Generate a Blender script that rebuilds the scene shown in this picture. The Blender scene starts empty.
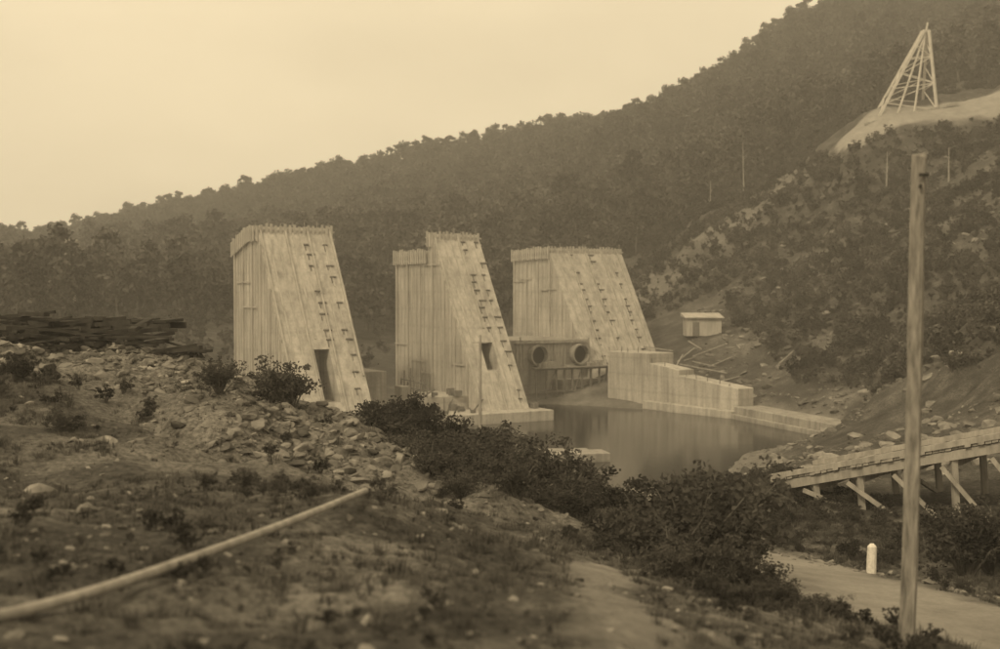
import bpy, bmesh, math, random
import numpy as np
from mathutils import Vector, Matrix, noise as mnoise
random.seed(7); rng=np.random.default_rng(7)
scene=bpy.context.scene
def rad(a): return math.radians(a)
def tone(v): return (v, v*.95, v*.88, 1)

# ---------------------------------------------------------------- materials
def newmat(name):
    m=bpy.data.materials.new(name); m.use_nodes=True
    nt=m.node_tree; b=nt.nodes['Principled BSDF']
    b.inputs['Specular IOR Level'].default_value=.12
    b.inputs['Roughness'].default_value=.95
    return m,nt,b
def N(nt,t,**k):
    n=nt.nodes.new(t)
    for a,v in k.items(): setattr(n,a,v)
    return n
def noise_tex(nt,vec,scale,detail=4,rough=.6,stretch=None):
    n=N(nt,'ShaderNodeTexNoise'); n.inputs['Scale'].default_value=scale
    n.inputs['Detail'].default_value=detail; n.inputs['Roughness'].default_value=rough
    if stretch:
        mp=N(nt,'ShaderNodeMapping'); mp.inputs['Scale'].default_value=stretch
        nt.links.new(vec,mp.inputs['Vector']); vec=mp.outputs[0]
    nt.links.new(vec,n.inputs['Vector']); return n.outputs['Fac']
def ramp(nt,fac,stops,neutral=False):
    tn_=(lambda v:(v,v,v,1)) if neutral else tone
    r=N(nt,'ShaderNodeValToRGB'); e=r.color_ramp.elements
    e[0].position,e[0].color=stops[0][0],tn_(stops[0][1])
    e[1].position,e[1].color=stops[-1][0],tn_(stops[-1][1])
    for p,v in stops[1:-1]:
        x=e.new(p); x.color=tn_(v)
    nt.links.new(fac,r.inputs[0]); return r.outputs[0]
def mixc(nt,a,b,fac,mode='MIX'):
    m=N(nt,'ShaderNodeMix',data_type='RGBA',blend_type=mode)
    for s,v in ((m.inputs[0],fac),(m.inputs[6],a),(m.inputs[7],b)):
        if hasattr(v,'is_linked'): nt.links.new(v,s)
        else: s.default_value=v
    return m.outputs[2]
def bump(nt,b,h,strength,dist):
    bn=N(nt,'ShaderNodeBump'); bn.inputs['Strength'].default_value=strength; bn.inputs['Distance'].default_value=dist
    nt.links.new(h,bn.inputs['Height']); nt.links.new(bn.outputs[0],b.inputs['Normal'])
def simple(name,lo,hi,scale=2,stretch=None,bs=.4,bd=.02,detail=5,objrand=0):
    m,nt,b=newmat(name)
    g=N(nt,'ShaderNodeNewGeometry').outputs['Position']
    f=noise_tex(nt,g,scale,detail,.65,stretch)
    c=ramp(nt,f,[(.3,lo),(.7,hi)])
    if objrand:
        oi=N(nt,'ShaderNodeObjectInfo').outputs['Random']
        c=mixc(nt,c,ramp(nt,oi,[(0,1-objrand),(1,1+objrand*.6)],True),1.0,'MULTIPLY')
    nt.links.new(c,b.inputs['Base Color'])
    if bs: bump(nt,b,f,bs,bd)
    return m
M={}
def concrete(name,lo,hi):
    m,nt,b=newmat(name)
    g=N(nt,'ShaderNodeNewGeometry').outputs['Position']
    a=noise_tex(nt,g,.22,5,.7); s=noise_tex(nt,g,1.0,4,.6,(1.6,1.6,.10)); f=noise_tex(nt,g,5,5,.75)
    c=ramp(nt,a,[(.3,lo),(.62,hi)])
    c=mixc(nt,c,ramp(nt,s,[(.35,.55),(.58,1.0)],True),.75,'MULTIPLY')
    c=mixc(nt,c,ramp(nt,f,[(.35,.75),(.6,1.05)],True),.7,'MULTIPLY')
    w=N(nt,'ShaderNodeTexWave',wave_type='BANDS',bands_direction='Z'); w.inputs['Scale'].default_value=.16
    w.inputs['Distortion'].default_value=.6; nt.links.new(g,w.inputs['Vector'])
    c=mixc(nt,c,ramp(nt,w.outputs['Fac'],[(.0,.75),(.1,1.0)],True),.4,'MULTIPLY')
    nt.links.new(c,b.inputs['Base Color']); bump(nt,b,f,.5,.06); return m
M['conc']=concrete('concrete',.33,.48)
M['conc_d']=concrete('stained_concrete',.12,.24)
M['conc_m']=concrete('weathered_concrete',.22,.36)
M['form']=simple('formwork_timber',.26,.46,.7,(2,2,.5))
M['wood_l']=simple('weathered_timber',.18,.36,3,(1,1,.3))
M['wood_m']=simple('bracket_timber',.10,.2,3)
M['wood_d']=simple('dark_timber',.02,.06,3)
M['pipe']=simple('pale_pipe',.18,.34,4,None,.3)
M['post']=simple('post_timber',.08,.28,6,(3,3,.4),.8,.03)
M['rock']=simple('rock',.06,.24,1.2,None,.5,.05,5,.6)
M['steel']=simple('derrick_timber',.38,.55,1)
M['white']=simple('white_paint',.45,.7,12)
M['hole_shade']=simple('conduit_painted_shade',.01,.02,3)  # near-black colour standing in for the shade inside the conduits
def foliage(name,lo,hi,tr=0.25,sc=.8):
    m,nt,b=newmat(name)
    g=N(nt,'ShaderNodeNewGeometry').outputs['Position']
    f=noise_tex(nt,g,sc,3,.7); c=ramp(nt,f,[(.3,lo),(.7,hi)])
    oi=N(nt,'ShaderNodeObjectInfo').outputs['Random']
    c=mixc(nt,c,ramp(nt,oi,[(0,.5),(1,1.5)],True),1.0,'MULTIPLY')
    nt.links.new(c,b.inputs['Base Color'])
    if tr:
        t=N(nt,'ShaderNodeBsdfTranslucent'); nt.links.new(c,t.inputs[0])
        ms=N(nt,'ShaderNodeMixShader'); ms.inputs[0].default_value=tr
        nt.links.new(b.outputs[0],ms.inputs[1]); nt.links.new(t.outputs[0],ms.inputs[2])
        nt.links.new(ms.outputs[0],nt.nodes['Material Output'].inputs['Surface'])
    return m
M['leaf_far']=foliage('forest_foliage',.025,.095,0,.12)
M['leaf']=foliage('bush_foliage',.028,.07)
M['grass']=foliage('grass',.03,.10,0)
M['bark']=simple('bark',.05,.12,4)
M['snag']=simple('dead_wood',.2,.32,4)
# water
m,nt,b=newmat('river_water'); M['water']=m
b.inputs['Base Color'].default_value=tone(.025); b.inputs['Roughness'].default_value=.12
b.inputs['Specular IOR Level'].default_value=.3
g=N(nt,'ShaderNodeNewGeometry').outputs['Position']
bump(nt,b,noise_tex(nt,g,1.2,3,.5,(1,.6,1)),.12,.05)

# ---------------------------------------------------------------- noise + terrain height
def vnoise(x,y,seed=0):
    x=np.asarray(x,float); y=np.asarray(y,float)
    xi=np.floor(x).astype(np.int64); yi=np.floor(y).astype(np.int64); fx=x-xi; fy=y-yi
    fx=fx*fx*(3-2*fx); fy=fy*fy*(3-2*fy)
    def h(a,b):
        n=(a*374761393+b*668265263+seed*974711)&0xffffffff
        n=((n^(n>>13))*1274126177)&0xffffffff
        return ((n^(n>>16))&0xffff)/65535.0
    return (h(xi,yi)*(1-fx)+h(xi+1,yi)*fx)*(1-fy)+(h(xi,yi+1)*(1-fx)+h(xi+1,yi+1)*fx)*fy-.5
def fbm(x,y,s,o=4,seed=0):
    r=0;a=1
    for i in range(o):
        r=r+a*vnoise(x/s+17*i,y/s-9*i,seed+i); a*=.5; s*=.5
    return r
CP=[(0,0,12.0),(-8,0,12),(8,0,11),(0,-50,12),(-60,-50,13),(60,-50,10),(-6,6,11.7),(0,8,11.3),(5,8,10.4),(-10,15,11.0),(-3.9,9.4,11.4),(-2.2,19,10.7),
(-.7,16,10.4),(-1,25,9.6),(1.2,12,10.7),(3,16,9.7),(5.8,17,9.0),(0,35,7.6),(0,50,5),(0,70,2.2),(0,88,.4),(0,100,-1.2),(0,120,-1.6),
(-30,20,11.5),(-14.8,38,12.2),(-24,38,12.6),(-11.6,40,12.1),(-8.5,38,11.4),(-5.8,35,10.6),(-3.2,30,9.9),(-2.2,27,9.6),
(-8.3,20,10.6),(-6.4,22,10.6),(-3.6,22,10.4),(-12,52,9.8),(-20,70,7.5),(-20,95,4),(-26,108,3),(-18,112,2.6),(-13,116,2.2),(-7,100,.6),(-10,85,2.2),(-6,60,5),
(-40,100,9),(-60,150,10),(-50,180,11),(-30,160,6),(-20,180,5),(0,200,5),(-90,250,12),(-15,140,.8),(-8,155,1.5),(-40,60,11),(-80,60,12),(-100,120,12),
(5,100,-1.6),(12,100,-1.6),(12,88,-1),(15,120,-1.6),(20,124,-1.6),(5,140,-1.6),(-6,120,-1.2),(-4,112,-1),(7,84,.2),(8,75,1.6),(15,82,1.0),(20,96,.5),(21.5,104,.0),(28,104,1.0),
(26,122,-.8),(29.5,114,-.3),(24,114,-1.0),(32.5,124,1.2),(37,117,2.6),(30,132,1.2),
(9.8,18,7.9),(8.8,25,7.3),(7.2,32,6.7),(5.6,38,6.1),(5,48,5),(6.3,60,3.7),(11,12,8.4),(4,26,7.9),(4,21,8.5),(1.8,28,8.6),
(14,25,7.2),(14,35,6.0),(17,42,5.7),(12,48,5.6),(10.5,48,6.2),(22,50,6.5),(25,60,7.2),(18,65,4.6),(26,80,4.7),(40,30,9),(70,60,16),(41,100,13),
(34,165,8.5),(28,165,8.2),(28,142,3.2),(20,155,4),(24,180,8.5),(47,190,20),(62,150,25),(58,202,37.6),(83,198,41.5),(64.5,210,45),(86,208,48),(72,224,46),(90,226,49),(75,238,49),
(33,200,21),(23,205,15),(48,230,31),(50,130,13),(10,190,5),(124,300,72),(109,330,76),(120,200,60),(100,120,38),(60,100,22),
(-400,640,-15),(-257,620,-4),(-199,600,27),(-140,560,48),(-86,520,59),(-43,500,63),(0,480,64),(57,460,74),(82,450,87),(104,450,105),(130,450,114),(178,430,118),(300,400,124),
(-400,800,-20),(-200,760,0),(-86,700,20),(57,640,50),(130,640,80),(300,640,90),(-45,300,20),(20,300,25),(60,320,48),(-120,400,22),(0,380,40),(-600,400,0),(-600,0,10),(600,0,60),(600,700,90),(-700,1400,0),(700,1400,20),(0,1400,0),(0,1000,15),(-200,300,11)]
CPa=np.array(CP)
d=np.hypot(CPa[:,None,0]-CPa[None,:,0],CPa[:,None,1]-CPa[None,:,1])
n=len(CP); A=np.zeros((n+3,n+3)); A[:n,:n]=-d+np.eye(n)*-0.15
A[:n,n]=1;A[:n,n+1]=CPa[:,0];A[:n,n+2]=CPa[:,1];A[n:,:n]=A[:n,n:].T
Wt=np.linalg.solve(A,np.concatenate([CPa[:,2],[0,0,0]]))
road=np.array([(13,4),(11,12),(9.8,18),(8.8,25),(7.2,32),(5.6,38),(5,48),(6.3,60),(8,74),(10,80)],float)
def segdist(x,y,pl):
    best=np.full(np.shape(x),1e9)
    for a,b in zip(pl[:-1],pl[1:]):
        d=b-a; t=np.clip(((x-a[0])*d[0]+(y-a[1])*d[1])/(d@d),0,1)
        best=np.minimum(best,np.hypot(x-a[0]-t*d[0],y-a[1]-t*d[1]))
    return best
mound=np.array([(-30,39),(-14.8,38),(-11,39),(-8,37),(-5.5,33),(-3.4,28.5)],float)
def sm(a,b,x): 
    t=np.clip((x-a)/(b-a),0,1); return t*t*(3-2*t)
def base(x,y):
    x=np.asarray(x,float).ravel(); y=np.asarray(y,float).ravel(); out=np.empty(len(x))
    for i in range(0,len(x),20000):
        s=slice(i,i+20000)
        r=np.hypot(x[s,None]-CPa[None,:,0],y[s,None]-CPa[None,:,1])
        out[s]=-r@Wt[:n]+Wt[n]+Wt[n+1]*x[s]+Wt[n+2]*y[s]
    return out
plat=np.array([(60.5,204.5),(66,206),(86,204),(110,206)],float)
def H(x,y):
    x=np.atleast_1d(np.asarray(x,float)); y=np.atleast_1d(np.asarray(y,float))
    z=base(x,y)
    rd=segdist(x,y,road); offroad=sm(2.0,3.4,rd)
    md=segdist(x,y,mound); rub=1-sm(4,7,md)
    z=z+offroad*(fbm(x,y,3,4,1)*.22+fbm(x,y,.6,3,9)*.10)
    z=z+rub*(fbm(x,y,2.2,4,5)*.75+fbm(x,y,.6,3,8)*.22)
    right=sm(24,36,x)*sm(40,60,y)*(1-sm(230,260,y))*sm(3,7,segdist(x,y,plat))
    z=z+right*(fbm(x,y,9,4,3)*2.8+fbm(x,y,3,2,13)*1.3)*sm(.8,5,z)
    z=z+sm(180,280,y)*fbm(x,y,60,4,2)*8
    return z
def h1(x,y): return float(H(x,y)[0])

def axis(parts):
    out=[]
    for a,b,s in parts: out+=list(np.arange(a,b,s))
    return np.array(out)
xs=axis([(-1500,-400,60),(-400,-60,8),(-60,-18,1.2),(-18,14,.16),(14,30,.5),(30,100,.8),(100,400,8),(400,1501,60)])
ys=axis([(-200,-10,12),(-10,6,1),(6,24,.13),(24,45,.22),(45,100,.8),(100,260,.9),(260,700,8),(700,2400,60)])
X,Y=np.meshgrid(xs,ys); x=X.ravel(); y=Y.ravel(); Z=H(x,y)
nx,ny=len(xs),len(ys)
me=bpy.data.meshes.new('terrain'); me.vertices.add(nx*ny)
me.vertices.foreach_set('co',np.stack([x,y,Z],1).ravel())
i=np.arange(nx*ny).reshape(ny,nx); q=np.stack([i[:-1,:-1],i[:-1,1:],i[1:,1:],i[1:,:-1]],-1).reshape(-1,4)
me.loops.add(q.size); me.loops.foreach_set('vertex_index',q.ravel())
me.polygons.add(len(q)); me.polygons.foreach_set('loop_start',np.arange(0,q.size,4)); me.polygons.foreach_set('loop_total',np.full(len(q),4))
me.update(); me.validate(); me.polygons.foreach_set('use_smooth',np.ones(len(q),bool))
# zones
path=np.array([(.6,6),(1.0,10),(1.4,16),(1.6,20)],float)
R=1-sm(2.0,2.9,segdist(x,y,road)+fbm(x,y,1.5,3,4)*.9)
R=np.maximum(R,(1-sm(.1,.9,segdist(x,y,path)+fbm(x,y,.8,3,6)*.9))*.7)
shore=(1-sm(1.0,2.0,Z+fbm(x,y,4,3,2)))*sm(60,70,y)*(1-sm(170,190,y)); R=np.maximum(R,shore*.45)
R2=(1-sm(3.2,4.2,segdist(x,y,plat)+fbm(x,y,4,3,3)*.7))
strip=np.array([(23,196),(34,205),(48,213)],float)
R3=(1-sm(2,9,segdist(x,y,strip)+fbm(x,y,8,4,7)*11))*.35
R=np.maximum(np.maximum(R,R2*1.0),R3)
B=1-sm(4.5,7,segdist(x,y,mound)+fbm(x,y,3,3,12)*2); B=B*.8
B=np.maximum(B,sm(24,32,x)*sm(45,60,y)*(1-sm(205,225,y))*.55*sm(.0,.4,fbm(x,y,7,4,19)))
B=np.maximum(B,sm(-.05,.3,fbm(x,y,1.8,4,23))*.7*(y<40))
col=np.stack([R,R2,B,np.ones_like(R)],1).astype(np.float32)
ca=me.color_attributes.new('zone','FLOAT_COLOR','POINT'); ca.data.foreach_set('color',col.ravel())
terrain=bpy.data.objects.new('terrain',me); scene.collection.objects.link(terrain)
m,nt,b=newmat('ground')
g=N(nt,'ShaderNodeNewGeometry').outputs['Position']
at=N(nt,'ShaderNodeAttribute',attribute_name='zone'); sp=N(nt,'ShaderNodeSeparateColor'); nt.links.new(at.outputs['Color'],sp.inputs[0])
f1=noise_tex(nt,g,.5,6,.7); f2=noise_tex(nt,g,7,6,.8)
soil=mixc(nt,ramp(nt,f1,[(.3,.03),(.52,.06),(.7,.12)]),ramp(nt,f2,[(.38,.35),(.62,1.7)],True),.9,'MULTIPLY')
rub=mixc(nt,ramp(nt,f1,[(.3,.07),(.7,.20)]),ramp(nt,f2,[(.38,.35),(.62,1.7)],True),.9,'MULTIPLY')
dirt=mixc(nt,ramp(nt,f1,[(.3,.19),(.7,.32)]),ramp(nt,f2,[(.3,.7),(.7,1.2)],True),.8,'MULTIPLY')
c=mixc(nt,soil,rub,sp.outputs[2]); c=mixc(nt,c,dirt,sp.outputs[0])
pale=mixc(nt,ramp(nt,f1,[(.3,.19),(.7,.33)]),ramp(nt,f2,[(.3,.8),(.7,1.1)],True),.8,'MULTIPLY')
c=mixc(nt,c,pale,sp.outputs[1])
nt.links.new(c,b.inputs['Base Color']); bump(nt,b,f2,.9,.08); me.materials.append(m)

# ---------------------------------------------------------------- mesh helpers
class Acc:
    def __init__(s): s.v=[];s.f=[]
    def hexa(s,c):
        k=len(s.v); s.v+= [tuple(p) for p in c]
        s.f+=[(k,k+3,k+2,k+1),(k+4,k+5,k+6,k+7),(k,k+1,k+5,k+4),(k+1,k+2,k+6,k+5),(k+2,k+3,k+7,k+6),(k+3,k,k+4,k+7)]
    def box(s,o,a,b,c):  # corner + 3 edge vectors
        o,a,b,c=map(Vector,(o,a,b,c)); s.hexa([o,o+a,o+a+b,o+b,o+c,o+a+c,o+a+b+c,o+b+c])
    def beam(s,p,q,w,h=None,up=Vector((0,0,1))):
        h=h or w; p=Vector(p);q=Vector(q);d=(q-p).normalized()
        a=d.cross(up); a=a.normalized() if a.length>1e-3 else Vector((1,0,0)); b=a.cross(d).normalized()
        a*=w; b*=h; s.box(p-a/2-b/2,a,b,q-p)
    def cyl(s,p,q,r1,r2,n=8,cap=True):
        p=Vector(p);q=Vector(q);d=(q-p).normalized(); a=d.orthogonal().normalized(); b=d.cross(a); k=len(s.v)
        for c,r in((p,r1),(q,r2)):
            for j in range(n):
                t=2*math.pi*j/n; s.v.append(tuple(c+a*r*math.cos(t)+b*r*math.sin(t)))
        for j in range(n): s.f.append((k+j,k+(j+1)%n,k+n+(j+1)%n,k+n+j))
        if cap: s.f.append(tuple(k+n+j for j in range(n))); s.f.append(tuple(k+n-1-j for j in range(n)))
    def quad(s,c,a,b):
        k=len(s.v); s.v+=[tuple(c-a-b),tuple(c+a-b),tuple(c+a+b),tuple(c-a+b)]; s.f.append((k,k+1,k+2,k+3))
    def obj(s,name,mat,parent=None,bevel=0,link=True,fix=True):
        me=bpy.data.meshes.new(name); me.from_pydata(s.v,[],s.f); me.update()
        if fix:
            bm=bmesh.new(); bm.from_mesh(me); bmesh.ops.recalc_face_normals(bm,faces=bm.faces); bm.to_mesh(me); bm.free()
        me.materials.append(mat); o=bpy.data.objects.new(name,me)
        if link: scene.collection.objects.link(o)
        if parent: o.parent=parent
        if bevel:
            bv=o.modifiers.new('b','BEVEL'); bv.width=bevel; bv.segments=2
        return o
def empty(name):
    o=bpy.data.objects.new(name,None); scene.collection.objects.link(o); return o
U=Vector((.5,-.866,0)); V=Vector((.866,.5,0)); ZZ=Vector((0,0,1))

# ---------------------------------------------------------------- piers
def pier(A,zt,W,L,s,zb,back,zdoor=None,slots='right',name='concrete_pier'):
    root=empty(name); A=Vector((A[0],A[1],0))
    P=lambda u,v,z: A+U*u+V*v+ZZ*z
    prof=[(0,zt),(s*(zt-zb),zb),(-L,zb)]+back
    a=Acc(); k=len(prof)
    for v in (0,W):
        a.v+=[tuple(P(u,v,z)) for u,z in prof]
    a.f.append(tuple(range(k))); a.f.append(tuple(range(2*k-1,k-1,-1)))
    for j in range(k): a.f.append((j,(j+1)%k,k+(j+1)%k,k+j))
    body=a.obj('body',M['conc'],root)
    if zdoor:
        c=Acc(); z0,z1=zdoor; um=s*(zt-z0)
        c.box(P(s*(zt-z1)-2.5,W*.5-.8,z0),U*(um-s*(zt-z1)+6),V*1.6,ZZ*(z1-z0))
        cut=c.obj('cut',M['conc'])
        md=body.modifiers.new('x','BOOLEAN'); md.object=cut; md.operation='DIFFERENCE'; md.solver='EXACT'
        dg=bpy.context.evaluated_depsgraph_get(); nm=bpy.data.meshes.new_from_object(body.evaluated_get(dg))
        body.modifiers.clear(); body.data=nm; bpy.data.objects.remove(cut)
    st=Acc(); uu=-L+.15
    def topz(u):
        pts=sorted([(p[0],p[1]) for p in back]+[(0,zt)])
        if u>=0: return zt-u/s
        for (a0,b0),(a1,b1) in zip(pts[:-1],pts[1:]):
            if a0<=u<=a1 and a1>a0: return b0+(b1-b0)*(u-a0)/(a1-a0)
        return pts[0][1]
    j=0
    while uu<s*(zt-zb)-.6:
        zz=topz(uu)-.15; w=.2 if j%3 else .3
        th=.06+(.12 if j%3==0 else 0)
        st.box(P(uu,-th,zb),U*w,V*th,ZZ*max(.3,zz-zb)); uu+=.8+.4*random.random(); j+=1
    st.obj('side_studs',M['form'],root)
    wl=Acc()
    for _ in range(5):
        z=random.uniform(zb+4,zt-3); um=s*(zt-z)-.3; u0=random.uniform(-L,um-3); l=random.uniform(2,6)
        wl.box(P(u0,-.24,z),U*min(l,um-u0),V*.05,ZZ*.12)
    wl.obj('side_walers',M['form'],root)
    sd=(U*s-ZZ).normalized(); nn=V.cross(sd).normalized()
    if nn.dot(U)<0: nn=-nn
    sl=Acc(); Ls=(zt-zb)*math.sqrt(1+s*s); vv=.12; j=0
    def hit(v,t):
        if not zdoor: return False
        z=zt-t/math.sqrt(1+s*s); return zdoor[0]-.2<z<zdoor[1]+.2 and W*.5-1.05<v<W*.5+.95
    while vv<W-.1:
        t0=.0
        while t0<Ls:
            ln=random.uniform(3.5,9); t1=min(Ls,t0+ln)
            if not any(hit(vv,t0+(t1-t0)*k/8) for k in range(9)):
                th=.04+random.random()*.03+(.14 if j%3==0 else 0)
                if random.random()<.88: sl.box(P(0,vv,zt)+sd*t0,sd*(t1-t0-.03),V*(.12+random.random()*.08),nn*th)
                t0=t1
            else: t0+=.5
        vv+=.75+.3*random.random(); j+=1
    sl.obj('slope_boards',M['form'],root)
    br=Acc(); t=1.0
    while t<Ls-3:
        for vf in ((.58,.84) if slots=='right' else (.25,.5,.8)):
            if random.random()<.7 and not hit(W*vf,t) and not hit(W*vf+.9,t):
                o=P(0,W*vf+random.uniform(-.2,.2),zt)+sd*t
                br.box(o,V*random.uniform(.4,.9),nn*.17,sd*.13)
                br.box(o+V*.1,V*.07,nn*.10,sd*random.uniform(.5,.9))
        t+=random.uniform(.8,1.9)
    br.obj('slope_brackets',M['wood_m'],root)
    tf=Acc(); hb=1.5
    vv=-.3
    while vv<W+.2:
        tf.box(P(0.35,vv,zt-hb),V*.26,U*.1,ZZ*(hb+.05+.3*random.random())); vv+=.5
    tf.box(P(.25,-.3,zt-.5),V*(W+.6),U*.1,ZZ*.18); tf.box(P(.25,-.3,zt-1.25),V*(W+.6),U*.1,ZZ*.18)
    uu=-L
    while uu<.3:
        z=topz(min(uu,-.001)); tf.box(P(uu,-.45,z-hb),U*.3,V*.1,ZZ*(hb+.05+.3*random.random())); uu+=.6
    ub=[p for p in sorted(back+[(0,zt)])]
    for (a0,b0),(a1,b1) in zip(ub[:-1],ub[1:]):
        if a1-a0<.1: continue
        for dz in (.5,1.25):
            p=P(a0,-.35,b0-dz); q_=P(a1,-.35,b1-dz); tf.box(p,q_-p,V*.1,ZZ*.18)
    tf.obj('top_formwork',M['form'],root)
    pr=Acc()
    for k in range(7):
        v=W*k/6+random.uniform(-.2,.2); pr.beam(P(-.2,v,zt-.3),P(-.2+random.uniform(-.1,.1),v,zt+random.uniform(.3,.8)),.06)
    pr.obj('top_rail',M['wood_l'],root)
    return root,P
pier1,P1=pier((-24.5,122),20.4,7.9,7.4,.60,-1,[(-7.4,19.0),(-2.0,20.4)],(3.2,8.2))
pier2,P2=pier((-7.8,138),20.4,6.0,9.5,.60,-2,[(-9.5,18.5),(-.9,18.5),(-.9,20.4)],(5.2,8.2))
pier3,P3=pier((6.6,165),19.7,12.0,9.3,.60,-2,[(-9.3,19.5),(-3,19.7)],None,'all')
a=Acc(); a.box(P3(-4,-11,-2),U*13.2,V*11.5,ZZ*9.6); 
a.box(P3(9.1,-5.2,-2),U*2.6,V*9.5,ZZ*4.6)
o=a.obj('outlet_block',M['conc_m'],pier3)
for v in (-7.6,-1.3):
    c=P3(9.2,v,5.7); a=Acc(); n_=24
    for (du,r) in ((-.0,1.35),(1.0,1.35),(1.0,1.16),(-.0+.02,1.16)):
        for j in range(n_):
            t=2*math.pi*j/n_; a.v.append(tuple(c+U*du+V*r*math.cos(t)+ZZ*r*math.sin(t)))
    for rr in range(3):
        for j in range(n_): a.f.append((rr*n_+j,rr*n_+(j+1)%n_,(rr+1)*n_+(j+1)%n_,(rr+1)*n_+j))
    a.obj('conduit_ring',M['conc_m'],pier3)
    a=Acc(); a.cyl(c+U*.03,c+U*.06,1.18,1.18,24); a.obj('conduit_shade_disc',M['hole_shade'],pier3)  # flat dark disc closes the ring; the bore's darkness is painted, not modelled
a=Acc()
for k in range(22):
    v=-10.6+k*.52
    if min(abs(v+7.6),abs(v+1.3))>1.5: a.box(P3(9.203,v,4.2),V*.16,U*.1,ZZ*random.uniform(2.6,3.9))
a.box(P3(9.21,-10.8,7.2),V*10.6,U*.3,ZZ*.25)
for k in range(14):
    v=random.uniform(-9.5,2); a.box(P3(10+random.uniform(0,2),v,4.32),U*random.uniform(.3,.9),V*random.uniform(.3,1.2),ZZ*random.uniform(.2,.7))
a.obj('outlet_formwork',M['wood_l'],pier3)
a=Acc()
for k in range(10):
    v=-9.5+k*1.3+random.uniform(-.2,.2); a.beam(P3(12.6,v,-1),P3(12.6+random.uniform(-.1,.1),v,4.0),.22)
    if k%3==1: a.beam(P3(12.6,v,.3),P3(12.6,v+1.3,3.9),.12)
for z in (1.3,4.1): a.beam(P3(12.7,-9.8,z),P3(12.7,2.4,z),.2,.2)
a.box(P3(11.6,-9.8,4.2),U*1.6,V*12,ZZ*.12)
a.obj('timber_staging',M['wood_m'])
a=Acc(); p0=Vector((13.2,147.5,-2)); p1=Vector((26,131.5,-2)); d_=(p1-p0); L_=d_.length; d_.normalize(); nrm=Vector((d_.y*-1,d_.x,0))
a.box(p0,d_*L_*.34,nrm*4.2,ZZ*8.5)
q0=p0+d_*(L_*.34+.003); q1=p0+d_*L_
def wedge(a,q0,q1,h0,h1_,w):
    a.hexa([q0,q1,q1+w,q0+w,q0+ZZ*h0,q1+ZZ*h1_,q1+w+ZZ*h1_,q0+w+ZZ*h0])
wedge(a,q0,q0+(q1-q0)*.35,7.4,6.8,nrm*2.6); wedge(a,q0+(q1-q0)*.351,q1,6.2,5.2,nrm*2.6)
wedge(a,q0-nrm*1.1,q1-nrm*1.1,3.0,2.8,nrm*1.097)
a.obj('training_wall',M['conc'],None,.06)
a=Acc(); t=0
while t<1:
    p=p0+d_*(L_*t)+nrm*.3; hh=8.5 if t<.34 else (7.3-.6*(t-.34)/.24 if t<.57 else 6.1-1.0*(t-.57)/.43)
    a.beam(p+ZZ*(hh-.1),p+d_*random.uniform(-.1,.1)+ZZ*(hh+random.uniform(.2,.9)),.06); t+=random.uniform(.03,.12)
a.obj('wall_starter_bars',M['wood_m'])
a=Acc(); p0=Vector((25.5,131.3,-1.5)); p1=Vector((33.0,108.5,-1.5)); d_=p1-p0; nn_=Vector((-d_.y,d_.x,0)).normalized()
if nn_.x<0: nn_=-nn_
a.box(p0,d_,nn_*3.4,ZZ*2.8); a.box(p0-nn_*.5,d_*.98,nn_*.497,ZZ*2.0)
a.obj('apron_wall',M['conc_m'],None,.06)
# footings
a=Acc(); a.box(P2(9.0,-4.5,-2),U*5.2,V*12,ZZ*3.1); a.box(P2(2,-5.5,-2),U*6.9,V*5.3,ZZ*4.6); a.box(P2(4,-6.6,-2),U*2,V*1.0,ZZ*5.6)
a.obj('pier_footing',M['conc'],None,.05)
a=Acc(); a.box(P1(-8,10,-1),U*12,V*2.4,ZZ*6.6); a.obj('abutment_wall',M['conc_m'],None,.05)
a=Acc(); a.box((2,96.5,-1.5),(7.0,1.5,0),(-.5,2.6,0),(0,0,2.2)); a.box((-2,101,-1.5),(9.5,1.0,0),(-.1,.8,0),(0,0,2.0))
a.obj('river_footing',M['conc_m'],None,.05)
a=Acc()
for k in range(70):
    u=random.uniform(6,13.8); v=random.uniform(-5.2,7.2); z=1.12
    if 0<=v<=6.1 and u<13.2: continue
    if u<9.0: z=2.62 if v<-.4 else 99
    if z>9: continue
    if random.random()<.4: a.box(P2(u,v,z),U*random.uniform(.2,.7),V*random.uniform(.2,.9),ZZ*random.uniform(.2,.9))
    else:
        q_=P2(u,v,z); a.beam(q_,q_+Vector((random.uniform(-1.5,1.5),random.uniform(-1,1),random.uniform(.1,1.6))),.12)
for k in range(9):
    q_=P2(3+k*.8,-5.3,2.6); a.beam(q_,q_+ZZ*random.uniform(1,3.2),.14)
a.beam(P2(3,-5.3,4.2),P2(9.4,-5.3,4.0),.12); a.beam(P2(3,-5.3,3.4),P2(9.4,-5.3,3.3),.12)
for k in range(14):
    q_=Vector((random.uniform(-13,-5),random.uniform(120,132),1.5)); q_.z=max(.1,h1(q_.x,q_.y))+.1; a.beam(q_,q_+Vector((random.uniform(-2,2),random.uniform(-1,1),random.uniform(0,2))),.16)
a.obj('construction_timber',M['wood_m'])
a=Acc(); pts=[(-12.5,117,2.5),(-9.5,114.5,1.8),(-6,113,1.1),(-2,113.5,.6),(1,116,.4)]
for p,q_ in zip(pts[:-1],pts[1:]):
    a.beam((p[0],p[1],p[2]),(q_[0],q_[1],q_[2]),.5,.45); a.beam((p[0],p[1],p[2]-.7),(q_[0],q_[1],q_[2]-.7),.25,.9)
for p in pts: a.beam((p[0],p[1],p[2]-3),(p[0],p[1],p[2]+.5),.3)
a.obj('timber_boom',M['wood_d'])
a=Acc(); a.cyl((-1.8,110,-2),(-1.8,110,9.9),.17,.11); a.beam((-2.5,110,9.2),(-1.1,110,9.2),.1); a.obj('timber_pole',M['wood_l'])
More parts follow.
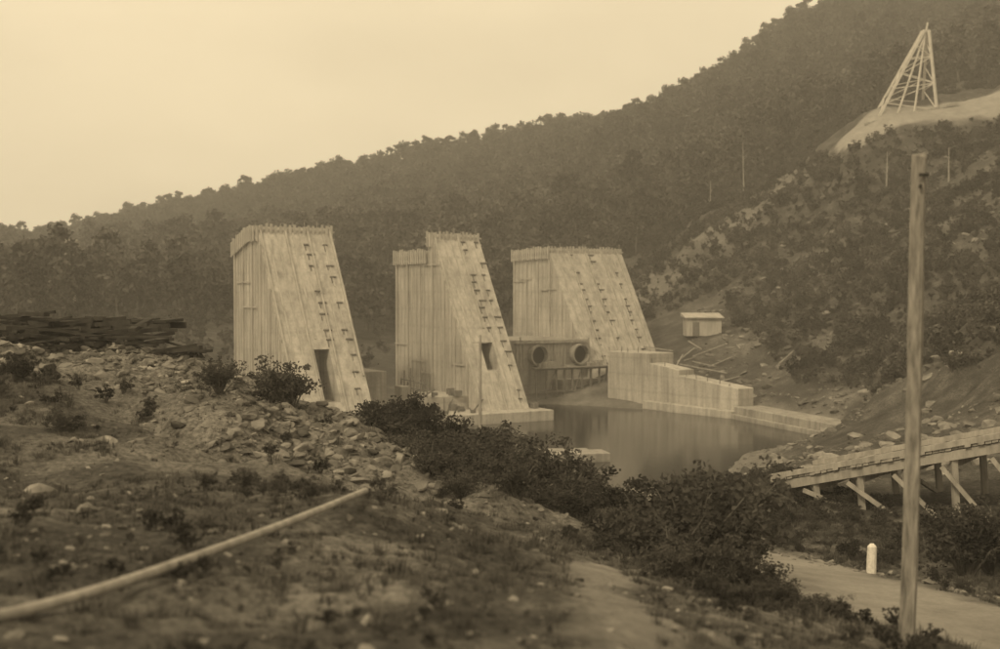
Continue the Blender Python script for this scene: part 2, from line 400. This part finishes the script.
# shed
root=empty('site_shed'); zs=h1(28,166)-.4
a=Acc(); a.box((25.4,164,zs),(4.7,0,0),(0,3.4,0),(0,0,2.5)); a.obj('walls',M['form'],root)
a=Acc(); a.hexa([(25.1,163.6,zs+2.42),(30.4,163.6,zs+2.42),(30.4,167.8,zs+2.7),(25.1,167.8,zs+2.7),(25.1,163.6,zs+2.56),(30.4,163.6,zs+2.56),(30.4,167.8,zs+3.1),(25.1,167.8,zs+3.1)]); a.obj('roof',M['form'],root)
a=Acc(); a.box((26.2,163.93,zs),(.9,0,0),(0,.06,0),(0,0,1.9)); a.obj('door',M['wood_m'],root)
# ---------------------------------------------------------------- derrick
root=empty('lattice_derrick'); a=Acc()
apx=Vector((72.9,208,58.4)); feet=[Vector((64.6,207,45)),Vector((66.5,214,45.2)),Vector((74.4,206.5,46)),Vector((74.6,214,46))]
for f in feet: f.z=h1(f.x,f.y)-.3
tops=[apx+Vector((dx,dy,0)) for dx,dy in((-.4,-.4),(-.4,.4),(.4,-.4),(.4,.4))]
for f,t in zip(feet,tops): a.beam(f,t,.42)
for k in range(1,6):
    t=k/6; pp=[f.lerp(tt,t) for f,tt in zip(feet,tops)]; pm=[f.lerp(tt,t-1/6) for f,tt in zip(feet,tops)]
    for i1,i2 in((0,1),(1,3),(3,2),(2,0)):
        if k%2==0: a.beam(pp[i1],pp[i2],.16)
        if (k+i1)%2: a.beam(pm[i1],pp[i2],.15)
        else: a.beam(pm[i2],pp[i1],.15)
a.beam(apx-Vector((0,0,.3)),apx+Vector((.3,0,1.4)),.26)
a.beam(apx,Vector((70.4,206,h1(70.4,206))),.26); a.beam(apx,Vector((67.6,206,h1(67.6,206))),.24)
a.obj('frame',M['steel'],root)
a=Acc(); a.beam((62,206,h1(62,206)+.3),(78,206,h1(78,206)+.5),.4); a.obj('base_sill',M['wood_l'],root)
root=empty('timber_trestle_tower'); a=Acc(); zb=h1(-71,200)
for dx in(0,1.6):
    for dy in(0,1.6): a.beam((-72+dx,200+dy,zb),(-71.8+dx*.75,200+dy,22.5),.28)
for k in range(5): a.beam((-72,200,zb+k*2),(-70.4,200,zb+k*2+2),.15); a.beam((-72,200,zb+k*2),(-70.4,200,zb+k*2),.15)
a.box((-72.3,199.7,20.5),(2.2,0,0),(0,2.2,0),(0,0,1.6)); a.obj('frame',M['wood_l'],root)

# ---------------------------------------------------------------- water
a=Acc(); a.v=[(-70,60,0),(80,60,0),(80,190,0),(-70,190,0)]; a.f=[(0,1,2,3)]; a.obj('river_water',M['water'])

# ---------------------------------------------------------------- trestle ramp
root=empty('timber_ramp'); a=Acc(); b_=Acc()
L0=Vector((10.7,47.5,6.4)); L1=Vector((22,39.5,10.0)); dv=(L1-L0); side=Vector((dv.y,-dv.x,0)).normalized()*-4.6
if side.y<0: side=-side
n_=60
for k in range(n_):
    p=L0+dv*(k/n_)-side*random.uniform(0,.03); a.box(p+ZZ*random.uniform(0,.03),dv*(.9/n_),side*(1+random.uniform(0,.05)),ZZ*.09)
a.beam(L0+ZZ*.22,L1+ZZ*.22,.2,.2); a.beam(L0+side+ZZ*.22,L1+side+ZZ*.22,.2,.2)
a.obj('deck',M['wood_l'],root)
for s_ in (0.03,.33,.66,.97): b_.beam(L0+side*s_-ZZ*.2,L1+side*s_-ZZ*.2,.22,.34)
for k in range(1,8):
    p=L0+dv*(k/8.)
    for s_ in(.05,.95):
        q_=p+side*s_; zg=h1(q_.x,q_.y)-.3
        b_.beam(q_-ZZ*.35,Vector((q_.x+(.15),q_.y,zg)),.22)
    q0=p+side*.05;q1=p+side*.95; b_.beam(q0-ZZ*.5,q1-ZZ*.5,.25,.25)
    b_.beam(Vector((q0.x-.5,q0.y-.15,p.z-.6)),Vector((q0.x+1.0,q0.y-.9,h1(q0.x+.9,q0.y-.9)-.1)),.15)
    if k%2: b_.beam(Vector((q0.x,q0.y,p.z-.5)),Vector((q1.x,q1.y,h1(q1.x,q1.y))),.14)
b_.obj('bents',M['wood_l'],root)

# ---------------------------------------------------------------- near post, marker, pipe, timber
root=empty('timber_post'); a=Acc(); zb=h1(5.82,17)-.4
rings=[]; nr=14
for k in range(nr+1):
    t=k/nr; c=Vector((5.75+.15*t+.02*math.sin(t*5),17,zb+(15.9-zb)*t)); s=1-.12*t
    rings.append([c+Vector((dx*s+random.uniform(-.006,.006),dy*s+random.uniform(-.006,.006),0)) for dx,dy in((-.14,-.07),(.05,-.15),(.15,.06),(-.05,.14))])
rings[-1][1].z-=.05; rings[-1][2].z+=.04
for r in rings: a.v+=[tuple(p) for p in r]
for k in range(nr):
    for j in range(4): a.f.append((k*4+j,k*4+(j+1)%4,k*4+4+(j+1)%4,k*4+4+j))
a.f.append(tuple(nr*4+j for j in range(4)))
a.obj('shaft',M['post'],root,.012)
a=Acc(); a.beam((5.83,16.81,15.6),(5.95,16.85,15.6),.04); a.cyl((5.87,16.9,15.45),(5.84,16.8,15.45),.025,.025); a.obj('bolts',M['wood_d'],root)
root=empty('marker_post'); zb=h1(9.9,32)
a=Acc(); a.cyl((9.9,32,zb-.2),(9.92,32,zb+.72),.135,.12,12); a.cyl((9.92,32,zb+.72),(9.92,32,zb+.8),.12,.05,12); a.obj('shaft',M['white'],root)
pp=[(-5.6,7.2),(-4.6,8.4),(-3.95,9.4),(-3.5,11.0),(-3.15,12.8),(-2.75,15),(-2.45,17),(-2.15,19.2)]
cu=bpy.data.curves.new('water_pipe','CURVE'); cu.dimensions='3D'; cu.bevel_depth=.052; cu.bevel_resolution=4; sp_=cu.splines.new('NURBS'); sp_.points.add(len(pp)-1)
for k,(px,py) in enumerate(pp): sp_.points[k].co=(px,py,max(h1(px,py)+.03,11.46-.062*(py-8.4)),1)
sp_.use_endpoint_u=True; sp_.order_u=4; cu.use_fill_caps=True; cu.materials.append(M['pipe'])
po=bpy.data.objects.new('water_pipe',cu); scene.collection.objects.link(po)
a=Acc()
for k in range(90):
    x0=random.uniform(-17,-10.2); y0=random.uniform(37.2,40.5); l=random.uniform(.8,2.8); an=random.gauss(.0,.6)
    z0=h1(x0,y0)+random.uniform(.05,.75)*(.4+.6*sm(-9.5,-12,x0))
    a.beam((x0-l/2*math.cos(an),y0-l/2*math.sin(an),z0+random.uniform(-.25,.3)),(x0+l/2*math.cos(an),y0+l/2*math.sin(an),z0+random.uniform(-.25,.3)),random.uniform(.12,.3),random.uniform(.05,.14))
a.obj('timber_pile',M['wood_d'])
root=empty('timber_platform'); a=Acc()
for k in range(26):
    a.box((-22.4+k*.42,41.5,12.85+random.uniform(-.03,.03)),(.38,0,0),(0,2.4,0),(0,0,.1))
for yy_ in (41.6,43.8):
    a.beam((-22.4,yy_,12.72),(-11.4,yy_,12.72),.18,.22)
    for k in range(6): a.beam((-21.6+k*1.7,yy_,12.65),(-21.5+k*1.7,yy_,h1(-21.6+k*1.7,yy_)-.3),.2)
a.obj('deck_and_posts',M['wood_d'],root)
a=Acc()
for k in range(26):
    x0=random.uniform(20,33); y0=random.uniform(135,160); l=random.uniform(2,6); an=random.uniform(0,3.1); z0=max(h1(x0,y0),.2)+.4
    if (x0-13)*13+(y0-147)*12.8<40: continue
    a.beam((x0,y0,z0),(x0+l*math.cos(an),y0+l*math.sin(an),z0+random.uniform(0,1.6)),.13)
a.obj('scrap_timber',M['wood_l'])

# ---------------------------------------------------------------- vegetation builders
def rv(s=1): return Vector((random.gauss(0,1),random.gauss(0,1),random.gauss(0,1))).normalized()*s
def leafquads(acc,c,rad_,n_,sz,flat=.7):
    for _ in range(n_):
        o=rv(random.random()**.5*rad_); o.z*=flat; a=rv(sz*random.uniform(.5,1.1)); b=a.cross(rv()).normalized()*sz*random.uniform(.35,.8)
        acc.quad(c+o,a,b)
def two(name,tr,lf,mt,ml,link=False):
    me=bpy.data.meshes.new(name); k=len(tr.v)
    me.from_pydata(tr.v+lf.v,[],tr.f+[tuple(i+k for i in f) for f in lf.f]); me.materials.append(mt); me.materials.append(ml)
    me.polygons.foreach_set('material_index',[0]*len(tr.f)+[1]*len(lf.f)); me.update()
    o=bpy.data.objects.new(name,me)
    if link: scene.collection.objects.link(o)
    return o
def tree(name,h,wd,clumps,lq,sz,ml):
    t=Acc();l=Acc(); lean=Vector((random.uniform(-.6,.6),random.uniform(-.6,.6),0))
    t.cyl((0,0,-1),lean*.5+ZZ*h*.5,.24,.15,6,False); t.cyl(lean*.5+ZZ*h*.5,lean+ZZ*h*.93,.15,.04,6,False)
    for _ in range(clumps):
        zf=random.uniform(.22,1)**.8; r=wd*math.sqrt(max(.03,1-((zf-.55)/.47)**2))*random.uniform(.2,1.15); th=random.uniform(0,6.28)
        c=lean*zf+Vector((math.cos(th)*r,math.sin(th)*r,zf*h))
        t.cyl(lean*zf*.8+ZZ*(zf*h-1.2)*.95,c,.07,.02,4,False)
        leafquads(l,c,random.uniform(.5,1.3),lq,sz)
    return two(name,t,l,M['bark'],ml)
def coll(name,objs):
    c=bpy.data.collections.new(name)
    for o in objs: c.objects.link(o)
    return c
def scatter(name,pts,scl,rot,c,nv):
    me=bpy.data.meshes.new(name); me.vertices.add(len(pts)); me.vertices.foreach_set('co',np.asarray(pts,float).ravel())
    a=me.attributes.new('scl','FLOAT','POINT'); a.data.foreach_set('value',np.asarray(scl,float))
    a=me.attributes.new('rt','FLOAT_VECTOR','POINT'); a.data.foreach_set('vector',np.asarray(rot,float).ravel())
    a=me.attributes.new('idx','INT','POINT'); a.data.foreach_set('value',rng.integers(0,nv,len(pts)).astype(np.int32))
    o=bpy.data.objects.new(name,me); scene.collection.objects.link(o)
    ng=bpy.data.node_groups.new(name,'GeometryNodeTree')
    ng.interface.new_socket('Geometry',in_out='INPUT',socket_type='NodeSocketGeometry'); ng.interface.new_socket('Geometry',in_out='OUTPUT',socket_type='NodeSocketGeometry')
    gi=ng.nodes.new('NodeGroupInput'); go=ng.nodes.new('NodeGroupOutput'); ip=ng.nodes.new('GeometryNodeInstanceOnPoints'); ci=ng.nodes.new('GeometryNodeCollectionInfo')
    ci.inputs['Collection'].default_value=c; ci.inputs['Separate Children'].default_value=True; ci.inputs['Reset Children'].default_value=True
    def na(nm,t):
        k=ng.nodes.new('GeometryNodeInputNamedAttribute'); k.data_type=t; k.inputs['Name'].default_value=nm; return k.outputs['Attribute']
    Lk=ng.links.new; Lk(gi.outputs[0],ip.inputs['Points']); Lk(ci.outputs[0],ip.inputs['Instance']); ip.inputs['Pick Instance'].default_value=True
    Lk(na('idx','INT'),ip.inputs['Instance Index']); Lk(na('rt','FLOAT_VECTOR'),ip.inputs['Rotation']); Lk(na('scl','FLOAT'),ip.inputs['Scale']); Lk(ip.outputs[0],go.inputs[0])
    md=o.modifiers.new('gn','NODES'); md.node_group=ng; return o
def zr(n_): return np.stack([np.zeros(n_),np.zeros(n_),rng.uniform(0,6.28,n_)],1)
# forest
tv=[tree('forest_tree',random.uniform(9,12),random.uniform(2.2,3.4),28,22,.34,M['leaf_far']) for _ in range(6)]
fc=coll('forest_trees',tv)
gx,gy=np.meshgrid(np.arange(-360,320,5.0),np.arange(150,640,5.4)); gx=gx.ravel()+rng.uniform(-2.6,2.6,gx.size); gy=gy.ravel()+rng.uniform(-2.6,2.6,gy.size)
foot=np.interp(gx,[-360,-60,-35,-20,5,20,35,60,100,140,320],[120,150,178,192,205,222,228,245,240,215,180])
keep=(gy>foot+fbm(gx,gy,30,3,5)*14)&((fbm(gx,gy,25,3,8)>-.42)|(gy>400))
gx,gy=gx[keep],gy[keep]; gz=H(gx,gy); sc=np.where(gy>400,rng.uniform(.75,1.15,len(gx)),rng.uniform(.5,1.25,len(gx)))*np.where(gy<260,.85,1)
scatter('forest',np.stack([gx,gy,gz-.3],1),sc,np.stack([rng.normal(0,.05,len(gx)),rng.normal(0,.05,len(gx)),rng.uniform(0,6.28,len(gx))],1),fc,6)
def scrub(name,h,nst,lq,sz,ml):
    t=Acc();l=Acc()
    for _ in range(nst):
        th=random.uniform(0,6.28); sp=random.uniform(.1,.75)*h; hh=h*random.uniform(.4,1)
        tip=Vector((math.cos(th)*sp,math.sin(th)*sp,hh)); mid=tip*.5+Vector((0,0,.12*h))
        t.cyl((0,0,-.15),mid,.022*h,.014*h,5,False); t.cyl(mid,tip,.014*h,.004*h,4,False)
        for k in range(5):
            c=mid.lerp(tip,k/4)+rv(.14*h); t.cyl(mid.lerp(tip,k/5),c,.006*h,.003*h,3,False); leafquads(l,c,h*random.uniform(.08,.2),lq,sz,.8)
    return two(name,t,l,M['bark'],ml)
sv=[scrub('hillside_shrub',2.0,7,8,.14,M['leaf_far']) for _ in range(4)]
N_=30000; sx=rng.uniform(20,130,N_); sy=rng.uniform(85,262,N_)
sz_=H(sx,sy); k=(sz_>3.5)&(fbm(sx,sy,11,5,21)>-.14-.25*(rng.random(N_)))&(segdist(sx,sy,plat)>4.2)&((segdist(sx,sy,strip)>5)|(rng.random(N_)<.4))&~((sx<33)&(sy<185))&~((sx>55)&(sx<100)&(sy>200)&(sy<226))
sx,sy,sz_=sx[k],sy[k],sz_[k]
lx=rng.uniform(-80,-16,1800); ly=rng.uniform(62,185,1800); lz=H(lx,ly)
k=(lz>3.3)&~((lx>-30)&(ly>100)&(ly<135)); lx,ly,lz=lx[k],ly[k],lz[k]
P_=np.concatenate([np.stack([sx,sy,sz_],1),np.stack([lx,ly,lz],1)])
scatter('hillside_scrub',P_,.14+.9*rng.random(len(P_))**3.2,zr(len(P_)),coll('hillside_shrubs',sv),4)
for (dx,dy,hh) in [(40,230,8),(48,238,11),(60,188,6.5),(66,178,5)]:
    a=Acc(); z0=h1(dx,dy); tp=Vector((dx+random.uniform(-.5,.5),dy,z0+hh)); a.cyl((dx,dy,z0-.5),tp,.16,.05,6)
    for k in range(4):
        p=Vector((dx,dy,z0)).lerp(tp,random.uniform(.45,.9)); a.cyl(p,p+Vector((random.uniform(-1,1),0,random.uniform(.4,1))),.06,.02,4)
    a.obj('dead_tree',M['snag'])
# near bushes
bobj=[scrub('bush',1.0,20,34,.026,M['leaf']) for _ in range(5)]; bm_=[o.data for o in bobj]
for o in bobj: bpy.data.objects.remove(o)
bl=[(-1.3,31,1.6),(-.5,33,2.1),(.5,34,2.4),(1.5,35,2.4),(2.4,36,2.1),(3.1,37,1.6),(3.2,33,1.3),(1.0,30,1.5),(2.2,31,1.5),(-.3,29,1.2),(-2.2,36,1.9),(-3,42,2.2),(-1.5,42,2.3),(-4.5,46,2.2),(0,44,2.1),(-.6,38,2.2),(.8,39,2.2),(-3.6,38,1.5),(-2.8,33.5,1.1),
(.3,31.5,1.8),(1.6,32.5,1.8),(.4,28,1.0),(1.5,28,.9),(-.9,27.5,.8),(2.2,27,.7),(-1.7,29,1.0),
(3.6,28,1.9),(4.2,26,2.4),(4.8,27,2.5),(5.2,27.5,1.6),(3.4,24,1.3),(4.3,22.5,1.2),(5.1,22,.8),(2.8,26,1.2),(4.8,24,1.1),(3.6,20.5,.7),(4.4,19.5,.6),(5.2,19,.5),(3.1,22,.8),(4.9,17.8,.45),(3.6,18,.45),
(12.6,32.5,2.1),(13.6,33,2.5),(14.5,31,2.2),(13.4,30,1.1),(-6.0,34.5,1.5),(-6.6,35.5,1.2),(-8.4,33,.8),(-7,30,.9),(-9.5,26,.6),(-12,30,.8),(9,44,1.1),(8,43,1.0),(7.2,46,1.2),(15.5,40,1.2)]
for k,(bx,by,bs) in enumerate(bl):
    o=bpy.data.objects.new('bush',bm_[k%5]); scene.collection.objects.link(o); o.location=(bx,by,h1(bx,by)-.05); o.scale=(bs*random.uniform(.9,1.2),bs,bs*random.uniform(.75,1.0)); o.rotation_euler=(0,0,random.uniform(0,6.28))
# weeds
wv=[scrub('weed',1.0,9,14,.05,M['leaf']) for _ in range(4)]
N_=5600; gx=rng.uniform(-16,15,N_); gy=7+rng.random(N_)*58
k=(segdist(gx,gy,road)>2.7)&(segdist(gx,gy,path)>.6)&(fbm(gx,gy,3.5,3,51)>.02-.3*(gx>1.5)*(gy>14)-.4*(gy>40))&((segdist(gx,gy,mound)>6)|(rng.random(N_)<.15))&(np.abs(gx)<gy*.5+1)
gx,gy=gx[k],gy[k]; N_=len(gx)
scatter('weeds',np.stack([gx,gy,H(gx,gy)],1),(.05+.28*rng.random(N_)**2.5)*(.5+gy/35),zr(N_),coll('weed_plants',wv),4)
# grass tufts
def tuft(name,nb,h,w):
    a=Acc()
    for _ in range(nb):
        th=random.uniform(0,6.28); r=random.uniform(0,.12); b0=Vector((math.cos(th)*r,math.sin(th)*r,-.02)); le=random.uniform(.3,1)*h
        out=Vector((math.cos(th),math.sin(th),0))*le*random.uniform(.2,.9); s=Vector((-math.sin(th),math.cos(th),0))*w
        k=len(a.v); mid=b0+out*.4+ZZ*le*.7; a.v+=[tuple(b0-s),tuple(b0+s),tuple(mid+s*.7),tuple(mid-s*.7),tuple(b0+out+ZZ*le*.85)]; a.f+=[(k,k+1,k+2,k+3),(k+3,k+2,k+4)]
    return a.obj(name,M['grass'],None,0,False,False)
gv=[tuft('grass_tuft',26,random.uniform(.10,.2),.005) for _ in range(4)]
N_=42000; gx=rng.uniform(-16,14,N_); gy=6+rng.random(N_)**.8*60
k=(segdist(gx,gy,road)>2.5+fbm(gx,gy,2,2,3))&(segdist(gx,gy,path)>.4)&(fbm(gx,gy,2.5,4,31)>-.2)&((segdist(gx,gy,mound)>6)|(rng.random(N_)<.12))&(np.abs(gx)<gy*.5+1)
gx,gy=gx[k],gy[k]; gz=H(gx,gy); N_=len(gx)
scatter('grass',np.stack([gx,gy,gz],1),rng.uniform(.3,1.0,N_)*(1+gy/50),zr(N_),coll('grass_tufts',gv),4)
# rocks
def rock(name):
    bm=bmesh.new(); bmesh.ops.create_icosphere(bm,subdivisions=2,radius=.5); off=rv(50); s=Vector((1,random.uniform(.6,.9),random.uniform(.35,.65)))
    pl=[(rv(),random.uniform(.22,.4)) for _ in range(7)]
    for v in bm.verts:
        c=v.co.copy()
        for nrm_,dd in pl:
            e=c.dot(nrm_)-dd
            if e>0: c-=nrm_*e
        c=c*(1+.25*mnoise.noise(c*4+off)); v.co=Vector((c.x*s.x,c.y*s.y,c.z*s.z))*1.25
    me=bpy.data.meshes.new(name); bm.to_mesh(me); bm.free(); me.materials.append(M['rock']); return bpy.data.objects.new(name,me)
rc=coll('rubble_stones',[rock('rubble_stone') for _ in range(8)])
P_=[];S=[]
def addr(xx,yy,ss):
    P_.append(np.stack([xx,yy,H(xx,yy)-ss*.02],1)); S.append(ss)
def powr(n_,lo,hi,p=4): return lo+(hi-lo)*rng.random(n_)**p
n_=8000; t=rng.random(n_); seg=rng.integers(0,len(mound)-1,n_); bx=mound[seg]*(1-t[:,None])+mound[seg+1]*t[:,None]
xx=bx[:,0]+rng.normal(0,2.0,n_); yy=bx[:,1]-np.abs(rng.normal(0,4.0,n_))+1; k=fbm(xx,yy,3,3,61)>-.12
addr(xx[k],yy[k],powr(n_,.05,.5,6)[k])
n_=900; xx=rng.uniform(-6.5,-2.4,n_); yy=rng.normal(31,2.5,n_); k=yy>24; addr(xx[k],yy[k],powr(n_,.08,.5,4)[k])
n_=9000; xx=rng.uniform(-9,9,n_); yy=rng.uniform(7,30,n_); k=(segdist(xx,yy,road)>2.3)&(fbm(xx,yy,2,3,71)>-.15); addr(xx[k],yy[k],powr(n_,.015,.18,7)[k])
n_=200; t=rng.random(n_); xx=np.interp(t,[0,.5,1],[12.8,10.6,8.6]); yy=np.interp(t,[0,.5,1],[25,30.5,36]); addr(xx+rng.normal(0,.35,n_),yy+rng.normal(0,.4,n_),powr(n_,.06,.35,2))
n_=11000; xx=rng.uniform(14,75,n_); yy=rng.uniform(52,195,n_); z=H(xx,yy); k=(z>1)&(xx>yy*.16)&(fbm(xx,yy,10,3,41)>-.15)&~((xx<24)&(yy>125)); addr(xx[k],yy[k],powr(n_,.2,1.4,5)[k])
n_=900; xx=rng.uniform(5,28,n_); yy=rng.uniform(66,110,n_); z=H(xx,yy); k=(z>-.1)&(z<2.5); addr(xx[k],yy[k],powr(n_,.15,.7,3)[k])
P_=np.concatenate(P_); S=np.concatenate(S)
scatter('rubble',P_,S,np.stack([rng.normal(0,.3,len(P_)),rng.normal(0,.3,len(P_)),rng.uniform(0,6.28,len(P_))],1),rc,8)
for (bx,by,bs) in [(2.3,20,.3),(-8.6,19.8,.5),(-7.9,20.6,.35)]:
    o=rock('boulder'); scene.collection.objects.link(o); o.location=(bx,by,h1(bx,by)+.05); o.scale=(bs*1.4,)*3

# ---------------------------------------------------------------- haze (real thin scattering air over the valley)
a=Acc(); a.box((-900,-5,-30),(1900,0,0),(0,1000,0),(0,0,260)); hz=bpy.data.materials.new('haze'); hz.use_nodes=True; nt=hz.node_tree
nt.nodes.remove(nt.nodes['Principled BSDF']); vs=nt.nodes.new('ShaderNodeVolumeScatter'); vs.inputs['Density'].default_value=.00105; vs.inputs['Color'].default_value=(1,.97,.93,1); vs.inputs['Anisotropy'].default_value=.2
nt.links.new(vs.outputs[0],nt.nodes['Material Output'].inputs['Volume']); a.obj('haze',hz)

# ---------------------------------------------------------------- light, world, camera
w=bpy.data.worlds.new('World'); scene.world=w; w.use_nodes=True; nt=w.node_tree
bg=nt.nodes['Background']; sk=nt.nodes.new('ShaderNodeTexSky'); sk.sky_type='NISHITA'; sk.sun_disc=False
sk.sun_elevation=rad(42); sk.sun_rotation=rad(215); sk.air_density=1.5; sk.dust_density=5
bw=nt.nodes.new('ShaderNodeRGBToBW'); nt.links.new(sk.outputs[0],bw.inputs[0])
tc=nt.nodes.new('ShaderNodeTexCoord'); f=noise_tex(nt,tc.outputs['Generated'],2.0,5,.55,(1,1,2.5))
cl=nt.nodes.new('ShaderNodeMapRange'); nt.links.new(f,cl.inputs[0]); cl.inputs[1].default_value=.3; cl.inputs[2].default_value=.7; cl.inputs[3].default_value=11.8; cl.inputs[4].default_value=16.8
mx=nt.nodes.new('ShaderNodeMix'); mx.data_type='FLOAT'; mx.inputs[0].default_value=.85; nt.links.new(bw.outputs[0],mx.inputs[2]); nt.links.new(cl.outputs[0],mx.inputs[3])
tn=nt.nodes.new('ShaderNodeVectorMath'); tn.operation='SCALE'; tn.inputs[0].default_value=(1,.805,.50); nt.links.new(mx.outputs[0],tn.inputs['Scale'])
nt.links.new(tn.outputs[0],bg.inputs[0]); bg.inputs[1].default_value=.1
sl=bpy.data.lights.new('sun','SUN'); sl.energy=2.2; sl.angle=rad(5); sl.color=(1,.82,.52); so=bpy.data.objects.new('sun',sl); scene.collection.objects.link(so)
el,azv=rad(42),rad(215); tosun=Vector((math.sin(azv)*math.cos(el),math.cos(azv)*math.cos(el),math.sin(el)))
so.rotation_euler=(-tosun).to_track_quat('-Z','Y').to_euler()
cd=bpy.data.cameras.new('camera'); cam=bpy.data.objects.new('camera',cd); scene.collection.objects.link(cam); scene.camera=cam
cam.location=(0,0,14); cam.rotation_euler=(rad(90-1.64),0,0); cd.lens=43.45; cd.sensor_width=36; cd.clip_end=6000
cd.dof.use_dof=True; cd.dof.focus_distance=45; cd.dof.aperture_fstop=.75
scene.view_settings.view_transform='Standard'; scene.view_settings.look='None'; scene.view_settings.exposure=0
